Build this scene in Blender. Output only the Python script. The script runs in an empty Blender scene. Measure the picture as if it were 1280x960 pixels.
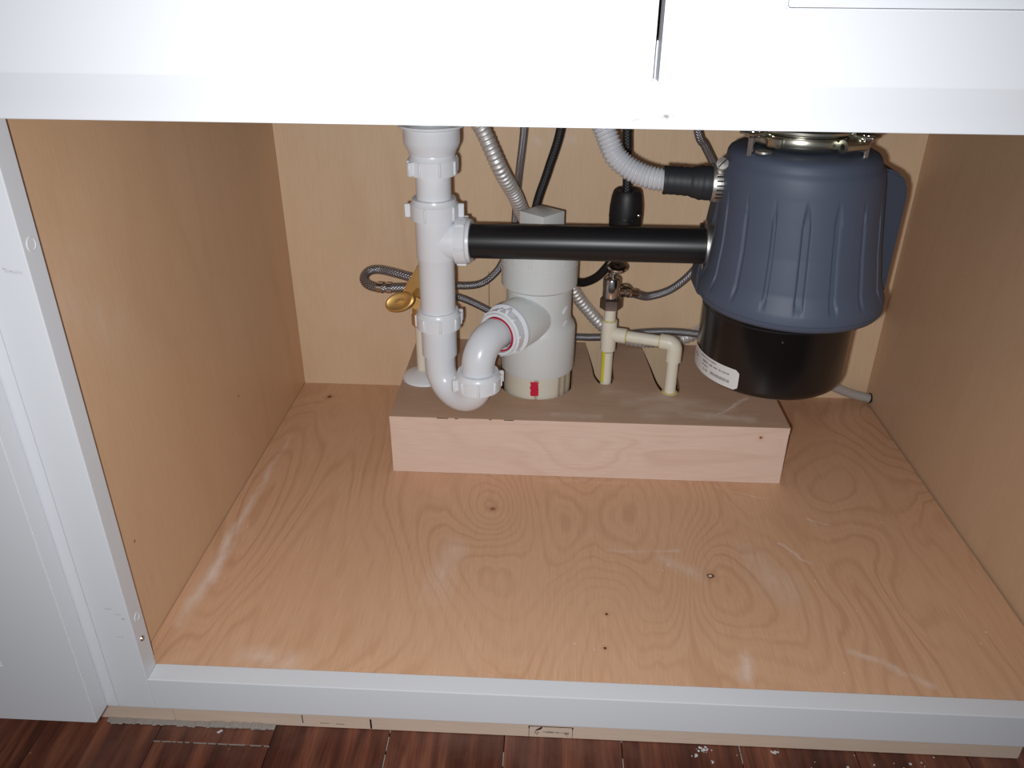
import bpy, bmesh, math, random
from mathutils import Vector, Matrix
random.seed(7)
S = bpy.context.scene
COL = S.collection
PI = math.pi

# ------------------------------------------------------------------ camera
cam = bpy.data.cameras.new('camera'); camo = bpy.data.objects.new('camera', cam); COL.objects.link(camo)
YAW, PITCH, ROLL = -0.04372, 0.48524, 0.00815
Fv = Vector((math.sin(YAW)*math.cos(PITCH), math.cos(YAW)*math.cos(PITCH), -math.sin(PITCH)))
R0 = Vector((math.cos(YAW), -math.sin(YAW), 0)); U0 = R0.cross(Fv)
Rv = R0*math.cos(ROLL) + U0*math.sin(ROLL); Uv = -R0*math.sin(ROLL) + U0*math.cos(ROLL)
CP = Vector((0.36434, -0.49894, 0.57449))
M = Matrix((Rv, Uv, -Fv)).transposed().to_4x4(); M.translation = CP
camo.matrix_world = M
cam.sensor_width = 36; cam.lens = 1003.92/1280*36; cam.clip_start = 0.01
S.camera = camo

# ------------------------------------------------------------------ room light
w = bpy.data.worlds.new('room_light'); S.world = w; w.use_nodes = True
w.node_tree.nodes['Background'].inputs[0].default_value = (0.90, 0.94, 1.0, 1)
w.node_tree.nodes['Background'].inputs[1].default_value = 0.15
# the phone's flash, a finger's breadth below and to the left of the lens
fl = bpy.data.lights.new('phone_flash', 'SPOT'); fl.shadow_soft_size = 0.006
fl.spot_size = math.radians(122); fl.spot_blend = 1.0
fl.energy = 21.0; fl.color = (0.97, 0.985, 1.0)
flo = bpy.data.objects.new('phone_flash', fl); COL.objects.link(flo)
M2 = M.copy(); M2.translation = CP - Rv*0.020 - Uv*0.014 + Fv*0.0
flo.matrix_world = M2
# ceiling light of the kitchen behind the photographer
cl = bpy.data.lights.new('kitchen_ceiling_light', 'AREA'); cl.shape = 'RECTANGLE'; cl.size = 1.2; cl.size_y = 0.6
cl.energy = 3.5; cl.color = (0.95, 0.97, 1.0)
clo = bpy.data.objects.new('kitchen_ceiling_light', cl); COL.objects.link(clo)
clo.location = (-0.3, -1.6, 2.25)
clo.rotation_euler = (Vector((0.3, 0.0, 0.3)) - Vector(clo.location)).to_track_quat('-Z', 'Y').to_euler()

S.view_settings.view_transform = 'Standard'; S.view_settings.look = 'None'
S.view_settings.exposure = 0.0; S.view_settings.gamma = 1; S.view_settings.use_curve_mapping = False

# ------------------------------------------------------------------ node helpers
def srgb(*c):
    return tuple(((x/255)/12.92 if x/255 <= .04045 else ((x/255+.055)/1.055)**2.4) for x in c) + (1.0,)

class NT:
    def __init__(s, name):
        s.m = bpy.data.materials.new(name); s.m.use_nodes = True
        s.t = s.m.node_tree; s.b = s.t.nodes['Principled BSDF']
    def n(s, typ, **k):
        nd = s.t.nodes.new(typ)
        for a, b in k.items(): setattr(nd, a, b)
        return nd
    def put(s, sock, v):
        if isinstance(v, bpy.types.NodeSocket): s.t.links.new(v, sock)
        elif v is not None: sock.default_value = v
    def math(s, op, a, b=None, c=None):
        nd = s.n('ShaderNodeMath', operation=op)
        s.put(nd.inputs[0], a); s.put(nd.inputs[1], b)
        if c is not None: s.put(nd.inputs[2], c)
        return nd.outputs[0]
    def obj(s): return s.n('ShaderNodeTexCoord').outputs['Object']
    def uv(s): return s.n('ShaderNodeTexCoord').outputs['UV']
    def xyz(s, v):
        nd = s.n('ShaderNodeSeparateXYZ'); s.put(nd.inputs[0], v); return nd.outputs
    def map(s, v, scale=(1, 1, 1), loc=(0, 0, 0), rot=(0, 0, 0)):
        nd = s.n('ShaderNodeMapping'); s.put(nd.inputs[0], v)
        nd.inputs['Scale'].default_value = scale; nd.inputs['Location'].default_value = loc; nd.inputs['Rotation'].default_value = rot
        return nd.outputs[0]
    def noise(s, v, scale=5, detail=3, rough=.5, dist=0):
        nd = s.n('ShaderNodeTexNoise'); s.put(nd.inputs['Vector'], v)
        nd.inputs['Scale'].default_value = scale; nd.inputs['Detail'].default_value = detail
        nd.inputs['Roughness'].default_value = rough; nd.inputs['Distortion'].default_value = dist
        return nd.outputs[0]
    def ramp(s, f, stops):
        nd = s.n('ShaderNodeValToRGB'); s.put(nd.inputs[0], f)
        e = nd.color_ramp.elements
        while len(e) < len(stops): e.new(.5)
        for i, (p, c) in enumerate(stops):
            e[i].position = p; e[i].color = c if not isinstance(c, (int, float)) else (c, c, c, 1)
        return nd.outputs[0]
    def mix(s, f, a, b):
        nd = s.n('ShaderNodeMix', data_type='RGBA'); s.put(nd.inputs[0], f)
        s.put(nd.inputs[6], a); s.put(nd.inputs[7], b); return nd.outputs[2]
    def bump(s, h, strength=.2, dist=.001):
        nd = s.n('ShaderNodeBump'); s.put(nd.inputs['Height'], h)
        nd.inputs['Strength'].default_value = strength; nd.inputs['Distance'].default_value = dist
        s.put(s.b.inputs['Normal'], nd.outputs[0])
    def fin(s, color=None, rough=.5, metal=0, spec=None, **k):
        s.put(s.b.inputs['Base Color'], color); s.put(s.b.inputs['Roughness'], rough)
        s.b.inputs['Metallic'].default_value = metal
        if spec is not None: s.b.inputs['Specular IOR Level'].default_value = spec
        for a, b in k.items(): s.put(s.b.inputs[a.replace('_', ' ')], b)
        return s.m

def seg_mask(t, X, Y, segs, wob=None):
    """soft mask around short line segments in the X-Y plane: smears, scuffs and streaks"""
    out = None
    for (ax, ay, bx, by, wd, st) in segs:
        dx, dy = bx-ax, by-ay; L2 = dx*dx+dy*dy+1e-9
        px = t.math('SUBTRACT', X, ax); py = t.math('SUBTRACT', Y, ay)
        h = t.math('DIVIDE', t.math('ADD', t.math('MULTIPLY', px, dx), t.math('MULTIPLY', py, dy)), L2)
        h = t.math('MINIMUM', t.math('MAXIMUM', h, 0), 1)
        qx = t.math('SUBTRACT', px, t.math('MULTIPLY', h, dx)); qy = t.math('SUBTRACT', py, t.math('MULTIPLY', h, dy))
        d = t.math('SQRT', t.math('ADD', t.math('MULTIPLY', qx, qx), t.math('MULTIPLY', qy, qy)))
        m = t.math('MULTIPLY', t.math('MAXIMUM', t.math('SUBTRACT', 1, t.math('DIVIDE', d, wd)), 0), st)
        out = m if out is None else t.math('MAXIMUM', out, m)
    if wob is not None: out = t.math('MULTIPLY', out, wob)
    return out

def wood(name, base, dark, light, grain='y', plane='xy', bands=26, line=.35, low=(2.2, 7.0), seed=0, rough=.42,
         knots=(), smears=(), specks=True, coat=.0, blotch=.25, bigknots=()):
    t = NT(name); o = t.obj(); X, Y, Z = t.xyz(o)
    a, b = {'xy': (X, Y), 'xz': (X, Z), 'yz': (Y, Z)}[plane]
    cmb = t.n('ShaderNodeCombineXYZ')
    al, ac = (b, a) if grain == plane[1] else (a, b)       # along / across the grain
    t.put(cmb.inputs[0], ac); t.put(cmb.inputs[1], al); P = cmb.outputs[0]
    f = t.noise(t.map(P, (low[1], low[0], 1), (seed, seed*1.7, seed)), 1, 2.0, .45, .6)
    for (kx, ky, amp, sg) in bigknots:
        dx = t.math('SUBTRACT', a, kx); dy = t.math('MULTIPLY', t.math('SUBTRACT', b, ky), .55 if grain == plane[1] else 1.6)
        d2 = t.math('ADD', t.math('MULTIPLY', dx, dx), t.math('MULTIPLY', dy, dy))
        g = t.math('MULTIPLY', t.math('POWER', 2.718, t.math('MULTIPLY', d2, -1/(sg*sg))), amp)
        f = t.math('ADD', f, g)
    fw = t.math('ADD', f, t.math('MULTIPLY', t.noise(t.map(P, (60, 9, 1), (seed, 0, 0)), 1, 2, .5), .022))
    s = t.math('SINE', t.math('MULTIPLY', fw, bands*6.283))
    s2 = t.math('SINE', t.math('MULTIPLY', fw, bands*2.37*6.283))
    ringm = t.math('POWER', t.math('MULTIPLY', t.math('ADD', s, 1), .5), 4.0)
    ring2 = t.math('POWER', t.math('MULTIPLY', t.math('ADD', s2, 1), .5), 3.0)
    fade = t.ramp(t.noise(t.map(P, (9, 5, 1), (seed+5, 2, 0)), 1, 2, .5), [(.35, .25), (.65, 1.0)])
    lines = t.math('MULTIPLY', t.math('ADD', t.math('MULTIPLY', ringm, line), t.math('MULTIPLY', ring2, line*.35)), fade)
    fib = t.noise(t.map(P, (900, 28, 1)), 1, 3, .6)
    fib2 = t.noise(t.map(P, (260, 9, 1), (3, 1, 0)), 1, 2, .6)
    blo = t.noise(t.map(P, (6, 3, 1), (seed+9, 0, 0)), 1, 3, .55)
    c = t.mix(t.math('MULTIPLY', t.ramp(blo, [(.3, 0.0), (.7, 1.0)]), blotch), base, light)
    c = t.mix(t.math('MULTIPLY', t.ramp(fib, [(.35, 0.0), (.7, 1.0)]), .30), c, dark)
    c = t.mix(t.math('MULTIPLY', t.ramp(fib2, [(.4, 0.0), (.75, 1.0)]), .18), c, light)
    c = t.mix(lines, c, dark)
    for (kx, ky, r, kc, pale) in knots:
        dx = t.math('SUBTRACT', a, kx); dy = t.math('SUBTRACT', b, ky)
        d = t.math('SQRT', t.math('ADD', t.math('MULTIPLY', dx, dx), t.math('MULTIPLY', dy, dy)))
        d = t.math('ADD', d, t.math('MULTIPLY', t.math('SUBTRACT', t.noise(o, 180, 2), .5), r*.9))
        c = t.mix(t.ramp(t.math('DIVIDE', d, r*3), [(0, .55), (1, 0.0)]), c, dark)
        c = t.mix(t.ramp(t.math('DIVIDE', d, r), [(.7, 1.0), (1, 0.0)]), c, kc)
        if pale: c = t.mix(t.ramp(t.math('DIVIDE', d, r*.55), [(.75, 1.0), (1, 0.0)]), c, srgb(225, 190, 165))
    if smears:
        wob = t.ramp(t.noise(t.map(P, (60, 22, 1)), 1, 4, .65), [(.32, .1), (.62, 1.0)])
        wa = t.math('ADD', a, t.math('MULTIPLY', t.math('SUBTRACT', t.noise(o, 14, 3, .6), .5), .030))
        wb = t.math('ADD', b, t.math('MULTIPLY', t.math('SUBTRACT', t.noise(t.map(o, (1, 1, 1), (5, 3, 1)), 14, 3, .6), .5), .030))
        c = t.mix(seg_mask(t, wa, wb, smears, wob), c, srgb(226, 208, 196))
    if specks:
        sp = t.n('ShaderNodeTexVoronoi'); t.put(sp.inputs['Vector'], o); sp.inputs['Scale'].default_value = 42
        big = t.ramp(t.noise(o, 13, 1), [(.5, 0.0), (.62, 1.0)])
        spk = t.math('MULTIPLY', t.ramp(sp.outputs['Distance'], [(.028, 1.0), (.05, 0.0)]), big)
        c = t.mix(t.math('MULTIPLY', spk, .75), c, srgb(235, 222, 208))
    t.bump(t.math('ADD', fib, t.math('MULTIPLY', lines, -.5)), .12, .0006)
    return t.fin(c, rough, spec=.4, Coat_Weight=coat, Coat_Roughness=.35)

WF = dict(base=srgb(198, 150, 112), dark=srgb(150, 98, 66), light=srgb(219, 174, 136))
m_floor_ply = wood('birch_floor_ply', srgb(210, 166, 132), srgb(170, 120, 86), srgb(222, 186, 156), bands=34, line=.34,
    low=(1.5, 4.0), seed=3.1, rough=.38, coat=.12,
    knots=[(.547, .1674, .0042, srgb(40, 18, 10), True), (.0485, .5323, .004, srgb(110, 50, 30), False), (.3091, .2717, .0035, srgb(150, 90, 60), False),
           (.434, .105, .0016, srgb(70, 36, 22), False), (.43, .060, .0016, srgb(70, 36, 22), False)],
    bigknots=[(.547, .167, .18, .05), (.3091, .2717, .12, .03), (.435, .07, .22, .075), (.435, .22, -.16, .09)],
    smears=[(.022, .42, .021, .36, .005, .4), (.021, .355, .020, .22, .006, .8), (.020, .22, .019, .13, .011, 1.0), (.019, .13, .017, .07, .010, .8), (.44, .20, .52, .205, .005, .4), (.36, .33, .48, .333, .005, .25),
            (.558, .055, .556, .03, .012, .7), (.636, .225, .655, .195, .0025, .9), (.60, .20, .62, .15, .03, .30), (.66, .07, .72, .03, .006, .5),
            (.27, .20, .26, .12, .02, .35), (.10, .03, .14, .025, .02, .45), (.535, .17, .50, .19, .012, .4), (.68, .27, .70, .265, .002, .9), (.58, .335, .64, .31, .003, .35)])
m_wall_ply = wood('maple_side_ply', srgb(212, 174, 138), srgb(188, 144, 106), srgb(222, 190, 158), grain='z', plane='yz', bands=4, line=.16,
    low=(1.3, 5), seed=8.0, rough=.40, specks=False, knots=[(.33, .11, .0013, srgb(70, 36, 20), False), (.06, .108, .0013, srgb(70, 36, 20), False)],
    smears=[(.05, .35, .10, .30, .04, .22), (.1, .36, .03, .40, .02, .15)])
m_wallr_ply = wood('maple_side_ply_dusty', srgb(208, 174, 142), srgb(184, 146, 110), srgb(216, 188, 160), grain='z', plane='yz', bands=4, line=.12,
    low=(1.3, 5), seed=21.0, rough=.42, specks=True)
m_back_ply = wood('birch_back_ply', srgb(222, 194, 162), srgb(200, 164, 126), srgb(230, 208, 180), grain='z', plane='xz', bands=5, line=.20,
    low=(1.6, 5), seed=4.0, rough=.36, specks=False, smears=[(.372, .375, .392, .372, .010, .45), (.348, .37, .352, .365, .008, .6)])
m_box_top = wood('cover_top_ply', srgb(190, 158, 134), srgb(160, 124, 100), srgb(204, 178, 158), grain='x', plane='xy', bands=4, line=.18,
    low=(2, 6), seed=12.0, rough=.6, specks=False, smears=[(.50-.178, .365-.343, .56-.178, .40-.343, .02, .5), (.40, .03, .45, .07, .004, .95), (.36, .03, .44, .02, .012, .7),
           (.20, .02, .26, .015, .008, .45), (.30, .05, .34, .07, .02, .5), (.27, .08, .42, .04, .012, .4)])
m_box_front = wood('cover_front_ply', srgb(222, 196, 180), srgb(192, 154, 130), srgb(230, 210, 198), grain='x', plane='xz', bands=7, line=.24,
    low=(2.0, 9), seed=31.0, rough=.45, specks=False, knots=[(.452, .066, .0022, srgb(150, 86, 50), False)], bigknots=[(.24, .04, .3, .05)])
m_kick = wood('toe_kick_ply', srgb(226, 204, 184), srgb(200, 168, 142), srgb(232, 214, 198), grain='x', plane='xz', bands=5, line=.2, low=(2, 10), seed=2, rough=.6, specks=False)

def plank_mat():
    t = NT('dark_red_hardwood'); o = t.obj()
    rnd = t.n('ShaderNodeObjectInfo').outputs['Random']
    off = t.n('ShaderNodeCombineXYZ'); t.put(off.inputs[0], t.math('MULTIPLY', rnd, 37)); t.put(off.inputs[1], t.math('MULTIPLY', rnd, 11))
    va = t.n('ShaderNodeVectorMath', operation='ADD'); t.put(va.inputs[0], o); t.put(va.inputs[1], off.outputs[0]); P = va.outputs[0]
    g = t.noise(t.map(P, (60, 5, 1)), 1, 4, .6, .4); g2 = t.noise(t.map(P, (420, 16, 1)), 1, 3, .6)
    b = t.noise(t.map(P, (28, 2.2, 1)), 1, 2, .5)
    c = t.ramp(g, [(.30, srgb(72, 42, 34)), (.5, srgb(116, 68, 52)), (.72, srgb(154, 98, 74))])
    c = t.mix(t.ramp(b, [(.45, 0.0), (.62, .6)]), c, srgb(66, 36, 30))
    c = t.mix(t.math('MULTIPLY', t.ramp(g2, [(.45, 0.0), (.7, 1.0)]), .35), c, srgb(50, 22, 16))
    dust = t.ramp(t.noise(o, 9, 4, .7), [(.5, 0.0), (.8, .35)])
    c = t.mix(dust, c, srgb(140, 110, 98))
    sp = t.n('ShaderNodeTexVoronoi'); t.put(sp.inputs['Vector'], o); sp.inputs['Scale'].default_value = 60
    c = t.mix(t.math('MULTIPLY', t.ramp(sp.outputs['Distance'], [(.03, 1.0), (.06, 0.0)]), t.ramp(t.noise(o, 21, 1), [(.5, 0.0), (.6, .7)])), c, srgb(200, 180, 165))
    t.bump(g2, .25, .0006)
    return t.fin(c, .38, spec=.4)
m_plank = plank_mat()

def paint(name, col, rough=.32, marks=None):
    t = NT(name); o = t.obj(); n = t.noise(o, 6, 3); X, Y, Z = t.xyz(o)
    c = t.mix(t.math('MULTIPLY', n, .35), col, tuple(x*.93 for x in col[:3])+(1,))
    if marks:
        wob = t.ramp(t.noise(o, 320, 3), [(.4, .2), (.6, 1.0)])
        c = t.mix(seg_mask(t, X, Z, marks, wob), c, srgb(120, 112, 106))
    t.bump(t.noise(t.map(o, (1, 1, 1)), 380, 2), .05, .0004)
    return t.fin(c, rough, spec=.45)
m_white = paint('white_satin_paint', srgb(212, 214, 218), marks=[(.430, .4935, .436, .4930, .0022, 1.0), (.4135, .4905, .417, .4915, .0018, .8),
    (.0, .386, .010, .3855, .0015, .9), (-.002, .388, .0, .3875, .001, .5), (.004, .0777, .009, .0772, .0006, .8), (-.003, .0838, .003, .0832, .0005, .7),
    (.0, .0516, .006, .0512, .0006, .7), (.0095, .073, .0115, .0725, .001, .9)])

def plastic(name, col, rough=.35, dirt=None, bump=.03, sss=0, **k):
    t = NT(name); o = t.obj(); n = t.noise(o, 30, 3)
    c = t.mix(t.math('MULTIPLY', n, .4), col, dirt or tuple(x*.88 for x in col[:3])+(1,))
    t.bump(t.noise(o, 500, 2), bump, .0004)
    return t.fin(c, rough, spec=.45, **k)
m_pvc = plastic('white_pvc', srgb(226, 229, 234), .30)
m_pp = plastic('white_polypropylene', srgb(222, 226, 232), .26)
m_stackw = plastic('grey_white_pvc', srgb(214, 217, 216), .36)
m_black = plastic('black_abs', srgb(26, 26, 29), .38, srgb(16, 16, 18))
m_blackgl = plastic('black_gloss_enamel', srgb(20, 17, 18), .22, srgb(12, 10, 11))
m_rubber = plastic('black_rubber', srgb(30, 32, 36), .55, srgb(52, 54, 58))
m_bweight = plastic('black_matt_plastic', srgb(24, 24, 27), .5)
m_grey = plastic('slate_grey_plastic', srgb(75, 83, 101), .55, srgb(69, 77, 94), bump=.12)
m_greyd = plastic('slate_grey_plastic_dark', srgb(58, 65, 80), .5, bump=.1)
m_cpvc = plastic('cream_cpvc', srgb(228, 222, 206), .38, srgb(218, 208, 182))
m_yellow = plastic('yellow_print', srgb(222, 212, 60), .5)
m_glue = plastic('amber_glue', srgb(212, 196, 130), .3)
m_red = plastic('red_primer', srgb(206, 30, 62), .4, srgb(150, 18, 40))
m_redrub = plastic('red_rubber', srgb(190, 30, 60), .5)
m_dark = plastic('dark_gap', srgb(22, 16, 12), .9)
m_ink = plastic('black_ink', srgb(48, 42, 40), .8)
m_inkl = plastic('faded_grey_ink', srgb(118, 108, 104), .8)
m_sticker = plastic('silver_white_sticker', srgb(208, 206, 204), .4)
m_debris = plastic('white_debris', srgb(214, 214, 214), .8)
m_mortar = plastic('grey_mortar', srgb(168, 160, 154), .9, srgb(116, 108, 102), bump=.6)
def stackpipe():
    t = NT('pale_abs_pipe_streaked'); o = t.obj(); X, Y, Z = t.xyz(o)
    n = t.noise(t.map(o, (75, 75, 2)), 1, 2, .5)
    c = t.mix(t.ramp(n, [(.60, 0.0), (.66, .7)]), srgb(214, 208, 192), srgb(150, 124, 98))
    return t.fin(c, .4)
m_stackpipe = stackpipe()
def metal(name, col, rough, aniso=0, spots=.2):
    t = NT(name); o = t.obj(); n = t.noise(o, 55, 3)
    c = t.mix(t.math('MULTIPLY', n, spots), col, tuple(x*.4 for x in col[:3])+(1,))
    t.bump(n, .05, .0005)
    return t.fin(c, rough, 1.0)
m_chrome = metal('chrome', srgb(206, 200, 198), .16)
m_steel = metal('brushed_steel', srgb(206, 204, 198), .42)
m_zinc = metal('zinc_plated_steel', srgb(200, 198, 184), .26)
m_brass = metal('golden_brass', srgb(222, 180, 112), .48, spots=.3); m_brass.node_tree.nodes['Principled BSDF'].inputs['Metallic'].default_value = .8
m_sinksteel = metal('stainless_sink', srgb(170, 170, 170), .4)
m_conduit = metal('galvanised_conduit', srgb(232, 230, 228), .5, spots=.1); m_conduit.node_tree.nodes['Principled BSDF'].inputs['Metallic'].default_value = .7
def braid():
    t = NT('braided_steel'); u = t.uv(); U, V, _ = t.xyz(u)
    a = t.math('SINE', t.math('MULTIPLY', t.math('ADD', U, V), 62.83)); b = t.math('SINE', t.math('MULTIPLY', t.math('SUBTRACT', U, V), 62.83))
    h = t.math('MAXIMUM', a, b)
    c = t.mix(t.ramp(h, [(.1, 0.0), (.8, 1.0)]), srgb(70, 70, 76), srgb(186, 186, 192))
    t.bump(h, .5, .0006)
    return t.fin(c, .36, .85)
m_braid = braid()
def blackbraid():
    t = NT('black_nylon_braid'); u = t.uv(); U, V, _ = t.xyz(u)
    a = t.math('SINE', t.math('MULTIPLY', t.math('ADD', U, V), 62.83)); b = t.math('SINE', t.math('MULTIPLY', t.math('SUBTRACT', U, V), 62.83))
    t.bump(t.math('MAXIMUM', a, b), .4, .0005)
    return t.fin(t.mix(t.ramp(a, [(.2, 0.0), (.9, 1.0)]), srgb(16, 16, 18), srgb(40, 40, 44)), .42)
m_bbraid = blackbraid()
t = NT('frosted_corrugated_plastic'); o_ = t.obj(); t.bump(t.noise(o_, 300, 2), .05, .0004)
m_frost = t.fin(srgb(200, 201, 206), .30, spec=.5, Transmission_Weight=.06)
t = NT('clear_vinyl_tube'); o_ = t.obj(); t.bump(t.noise(o_, 200, 2), .1, .0004)
m_vinyl = t.fin(srgb(196, 192, 190), .18, spec=.6, Transmission_Weight=.35)

# ------------------------------------------------------------------ mesh helpers
class MB:
    def __init__(s): s.bm = bmesh.new(); s.uvl = s.bm.loops.layers.uv.new('UVMap')
    def box(s, a, b, bev=0.0, seg=2, mat=None):
        r = bmesh.ops.create_cube(s.bm, size=1)
        c = [(a[i]+b[i])/2 for i in range(3)]; d = [abs(b[i]-a[i]) for i in range(3)]
        for v in r['verts']: v.co = Vector((v.co.x*d[0]+c[0], v.co.y*d[1]+c[1], v.co.z*d[2]+c[2]))
        vs = r['verts']
        if bev:
            es = list({e for v in vs for e in v.link_edges})
            q = bmesh.ops.bevel(s.bm, geom=es, offset=bev, segments=seg, affect='EDGES', profile=.6)
            vs = q['verts']+[v for v in vs if v.is_valid]
        if mat is not None:
            for v in set(vs): v.co = mat @ v.co
        return s
    def lathe(s, prof, origin=(0, 0, 0), axis=(0, 0, 1), n=48, cap=True, fn=None):
        """prof: list of (radius, height along the axis)"""
        ax = Vector(axis).normalized(); q = Vector((0, 0, 1)).rotation_difference(ax).to_matrix(); o = Vector(origin)
        rings = []
        for (r, h) in prof:
            ring = []
            for i in range(n):
                a = 2*PI*i/n; rr = r if fn is None else fn(r, h, a)
                ring.append(s.bm.verts.new(o + q @ Vector((rr*math.cos(a), rr*math.sin(a), h))))
            rings.append(ring)
        for j in range(len(rings)-1):
            for i in range(n):
                k = (i+1) % n; s.bm.faces.new((rings[j][i], rings[j][k], rings[j+1][k], rings[j+1][i]))
        if cap:
            if prof[0][0] > 1e-5: s.bm.faces.new(list(reversed(rings[0])))
            if prof[-1][0] > 1e-5: s.bm.faces.new(rings[-1])
        return s
    def tube(s, pts, r, n=16, cap=True, step=None, rf=None, smooth=True):
        P = spline(pts, step) if smooth else [Vector(p) for p in pts]
        t0 = (P[1]-P[0]).normalized(); up = Vector((0, 0, 1)) if abs(t0.z) < .9 else Vector((1, 0, 0))
        nrm = (up - t0*up.dot(t0)).normalized(); rings = []; L = 0; Ls = []
        for i, p in enumerate(P):
            tg = (P[min(i+1, len(P)-1)] - P[max(i-1, 0)]).normalized()
            nrm = (nrm - tg*nrm.dot(tg)).normalized(); bn = tg.cross(nrm)
            if i: L += (P[i]-P[i-1]).length
            Ls.append(L); rr = r if rf is None else rf(L)
            rings.append([s.bm.verts.new(p + (nrm*math.cos(2*PI*k/n) + bn*math.sin(2*PI*k/n))*rr) for k in range(n)])
        cir = 2*PI*r
        for j in range(len(rings)-1):
            for i in range(n):
                k = (i+1) % n; f = s.bm.faces.new((rings[j][i], rings[j][k], rings[j+1][k], rings[j+1][i]))
                # three plaits of thread round the hose; along it the same thread spacing
                vv = (i/n, (i+1)/n, (i+1)/n, i/n); uu = (Ls[j]/cir, Ls[j]/cir, Ls[j+1]/cir, Ls[j+1]/cir)
                for lp, a, b in zip(f.loops, uu, vv): lp[s.uvl].uv = (a, b)
        if cap: s.bm.faces.new(list(reversed(rings[0]))); s.bm.faces.new(rings[-1])
        return s
    def prism(s, poly, a, b, plane='xy', bev=0):
        """polygon in a plane, extruded from a to b along the third axis"""
        def P(u, v, h): return {'xy': (u, v, h), 'xz': (u, h, v), 'yz': (h, u, v)}[plane]
        lo = [s.bm.verts.new(P(u, v, a)) for u, v in poly]; hi = [s.bm.verts.new(P(u, v, b)) for u, v in poly]
        f1 = s.bm.faces.new(lo); f2 = s.bm.faces.new(hi)
        n = len(poly)
        fs = [f1, f2]+[s.bm.faces.new((lo[i], lo[(i+1) % n], hi[(i+1) % n], hi[i])) for i in range(n)]
        if bev:
            bmesh.ops.recalc_face_normals(s.bm, faces=fs)
            bmesh.ops.bevel(s.bm, geom=list({e for f in fs for e in f.edges}), offset=bev, segments=2, affect='EDGES')
        return s
    def build(s, name, mat, parent=None, smooth=True, ang=38, kind=None):
        bm = s.bm
        bmesh.ops.recalc_face_normals(bm, faces=bm.faces[:])
        if parent is not None:
            root = parent
            off = Vector((0, 0, 0))
            while root is not None: off += Vector(root.location); root = root.parent
            bmesh.ops.translate(bm, vec=-off, verts=bm.verts[:])
        if mat is m_white: ang = 12
        if smooth:
            for f in bm.faces: f.smooth = True
            for e in bm.edges:
                if len(e.link_faces) == 2 and e.calc_face_angle(0) > math.radians(ang): e.smooth = False
        me = bpy.data.meshes.new(name); bm.to_mesh(me); bm.free()
        me.materials.append(mat)
        o = bpy.data.objects.new(name, me); COL.objects.link(o)
        if parent is not None: o.parent = parent
        if kind: o['kind'] = kind
        return o

def spline(pts, step=None):
    P = [Vector(p) for p in pts]
    if len(P) == 2: 
        n = 1 if not step else max(1, int((P[1]-P[0]).length/step))
        return [P[0].lerp(P[1], i/n) for i in range(n+1)]
    Q = [P[0]*2-P[1]]+P+[P[-1]*2-P[-2]]; out = []
    for i in range(1, len(Q)-2):
        a, b, c, d = Q[i-1:i+3]; L = (c-b).length; n = max(2, int(L/(step or .004)))
        for k in range(n):
            t = k/n; out.append(.5*((2*b)+(-a+c)*t+(2*a-5*b+4*c-d)*t*t+(-a+3*b-3*c+d)*t**3))
    out.append(P[-1]); return out

def thing(name, label, cat, loc=(0, 0, 0), group=None):
    o = bpy.data.objects.new(name, None); COL.objects.link(o); o.location = loc; o.empty_display_size = .02
    o['label'] = label; o['category'] = cat
    if group: o['group'] = group
    return o
def tag(o, label, cat, group=None):
    o['label'] = label; o['category'] = cat
    if group: o['group'] = group
    return o
def origin(o, loc):
    """put the origin of a one-mesh thing at loc"""
    v = Vector(loc); o.data.transform(Matrix.Translation(-v)); o.location = v; return o

W, D, T = 0.8447, 0.575, 0.019
ZF = -0.147            # kitchen floor
ZR0, ZR1 = -0.0368, 0.0
ZT0, ZT1 = 0.4858, 0.535

# ------------------------------------------------------------------ kitchen floor, plank by plank
fl_o = MB().box((-1.6, -1.5, ZF-.03), (2.4, .60, ZF-.0125)).build('floor', m_dark, smooth=False); fl_o['kind'] = 'structure'
edges = [-.1530, -.0303, .0912, .2135, .3345, .4567, .5786, .6974, .8112]
pw = .1215
while edges[0] > -1.4: edges.insert(0, edges[0]-pw)
while edges[-1] < 2.2: edges.append(edges[-1]+pw)
for i in range(len(edges)-1):
    x0, x1 = edges[i]+.0004, edges[i+1]-.0004
    j = .0495 if abs(edges[i]+.0303) < .001 else random.uniform(-1.0, -.25)
    for (y0, y1) in ((-1.5, j-.0004), (j+.0004, .60)):
        o = MB().box((x0, y0, ZF-.012), (x1, y1, ZF), .0007, 1).build('plank', m_plank, fl_o, smooth=False)
pl = MB()
for xe in (.2135, .3345, .4567, .5786):       # pale dust packed in the joints near the cabinet
    y = -.05
    while y < .075:
        L = random.uniform(.006, .02)
        if random.random() < .62: pl.box((xe-.0005, y, ZF-.002), (xe+.0005, y+L, ZF-.0001))
        y += L+random.uniform(.001, .006)
y = -.0303
while y < .088:
    L = random.uniform(.004, .02); pl.box((y, .0491, ZF-.002), (y+L, .0499, ZF-.0001)); y += L+random.uniform(.001, .005)
pl.build('joint_dust', m_mortar, fl_o, smooth=False, kind='stuff')

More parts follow.
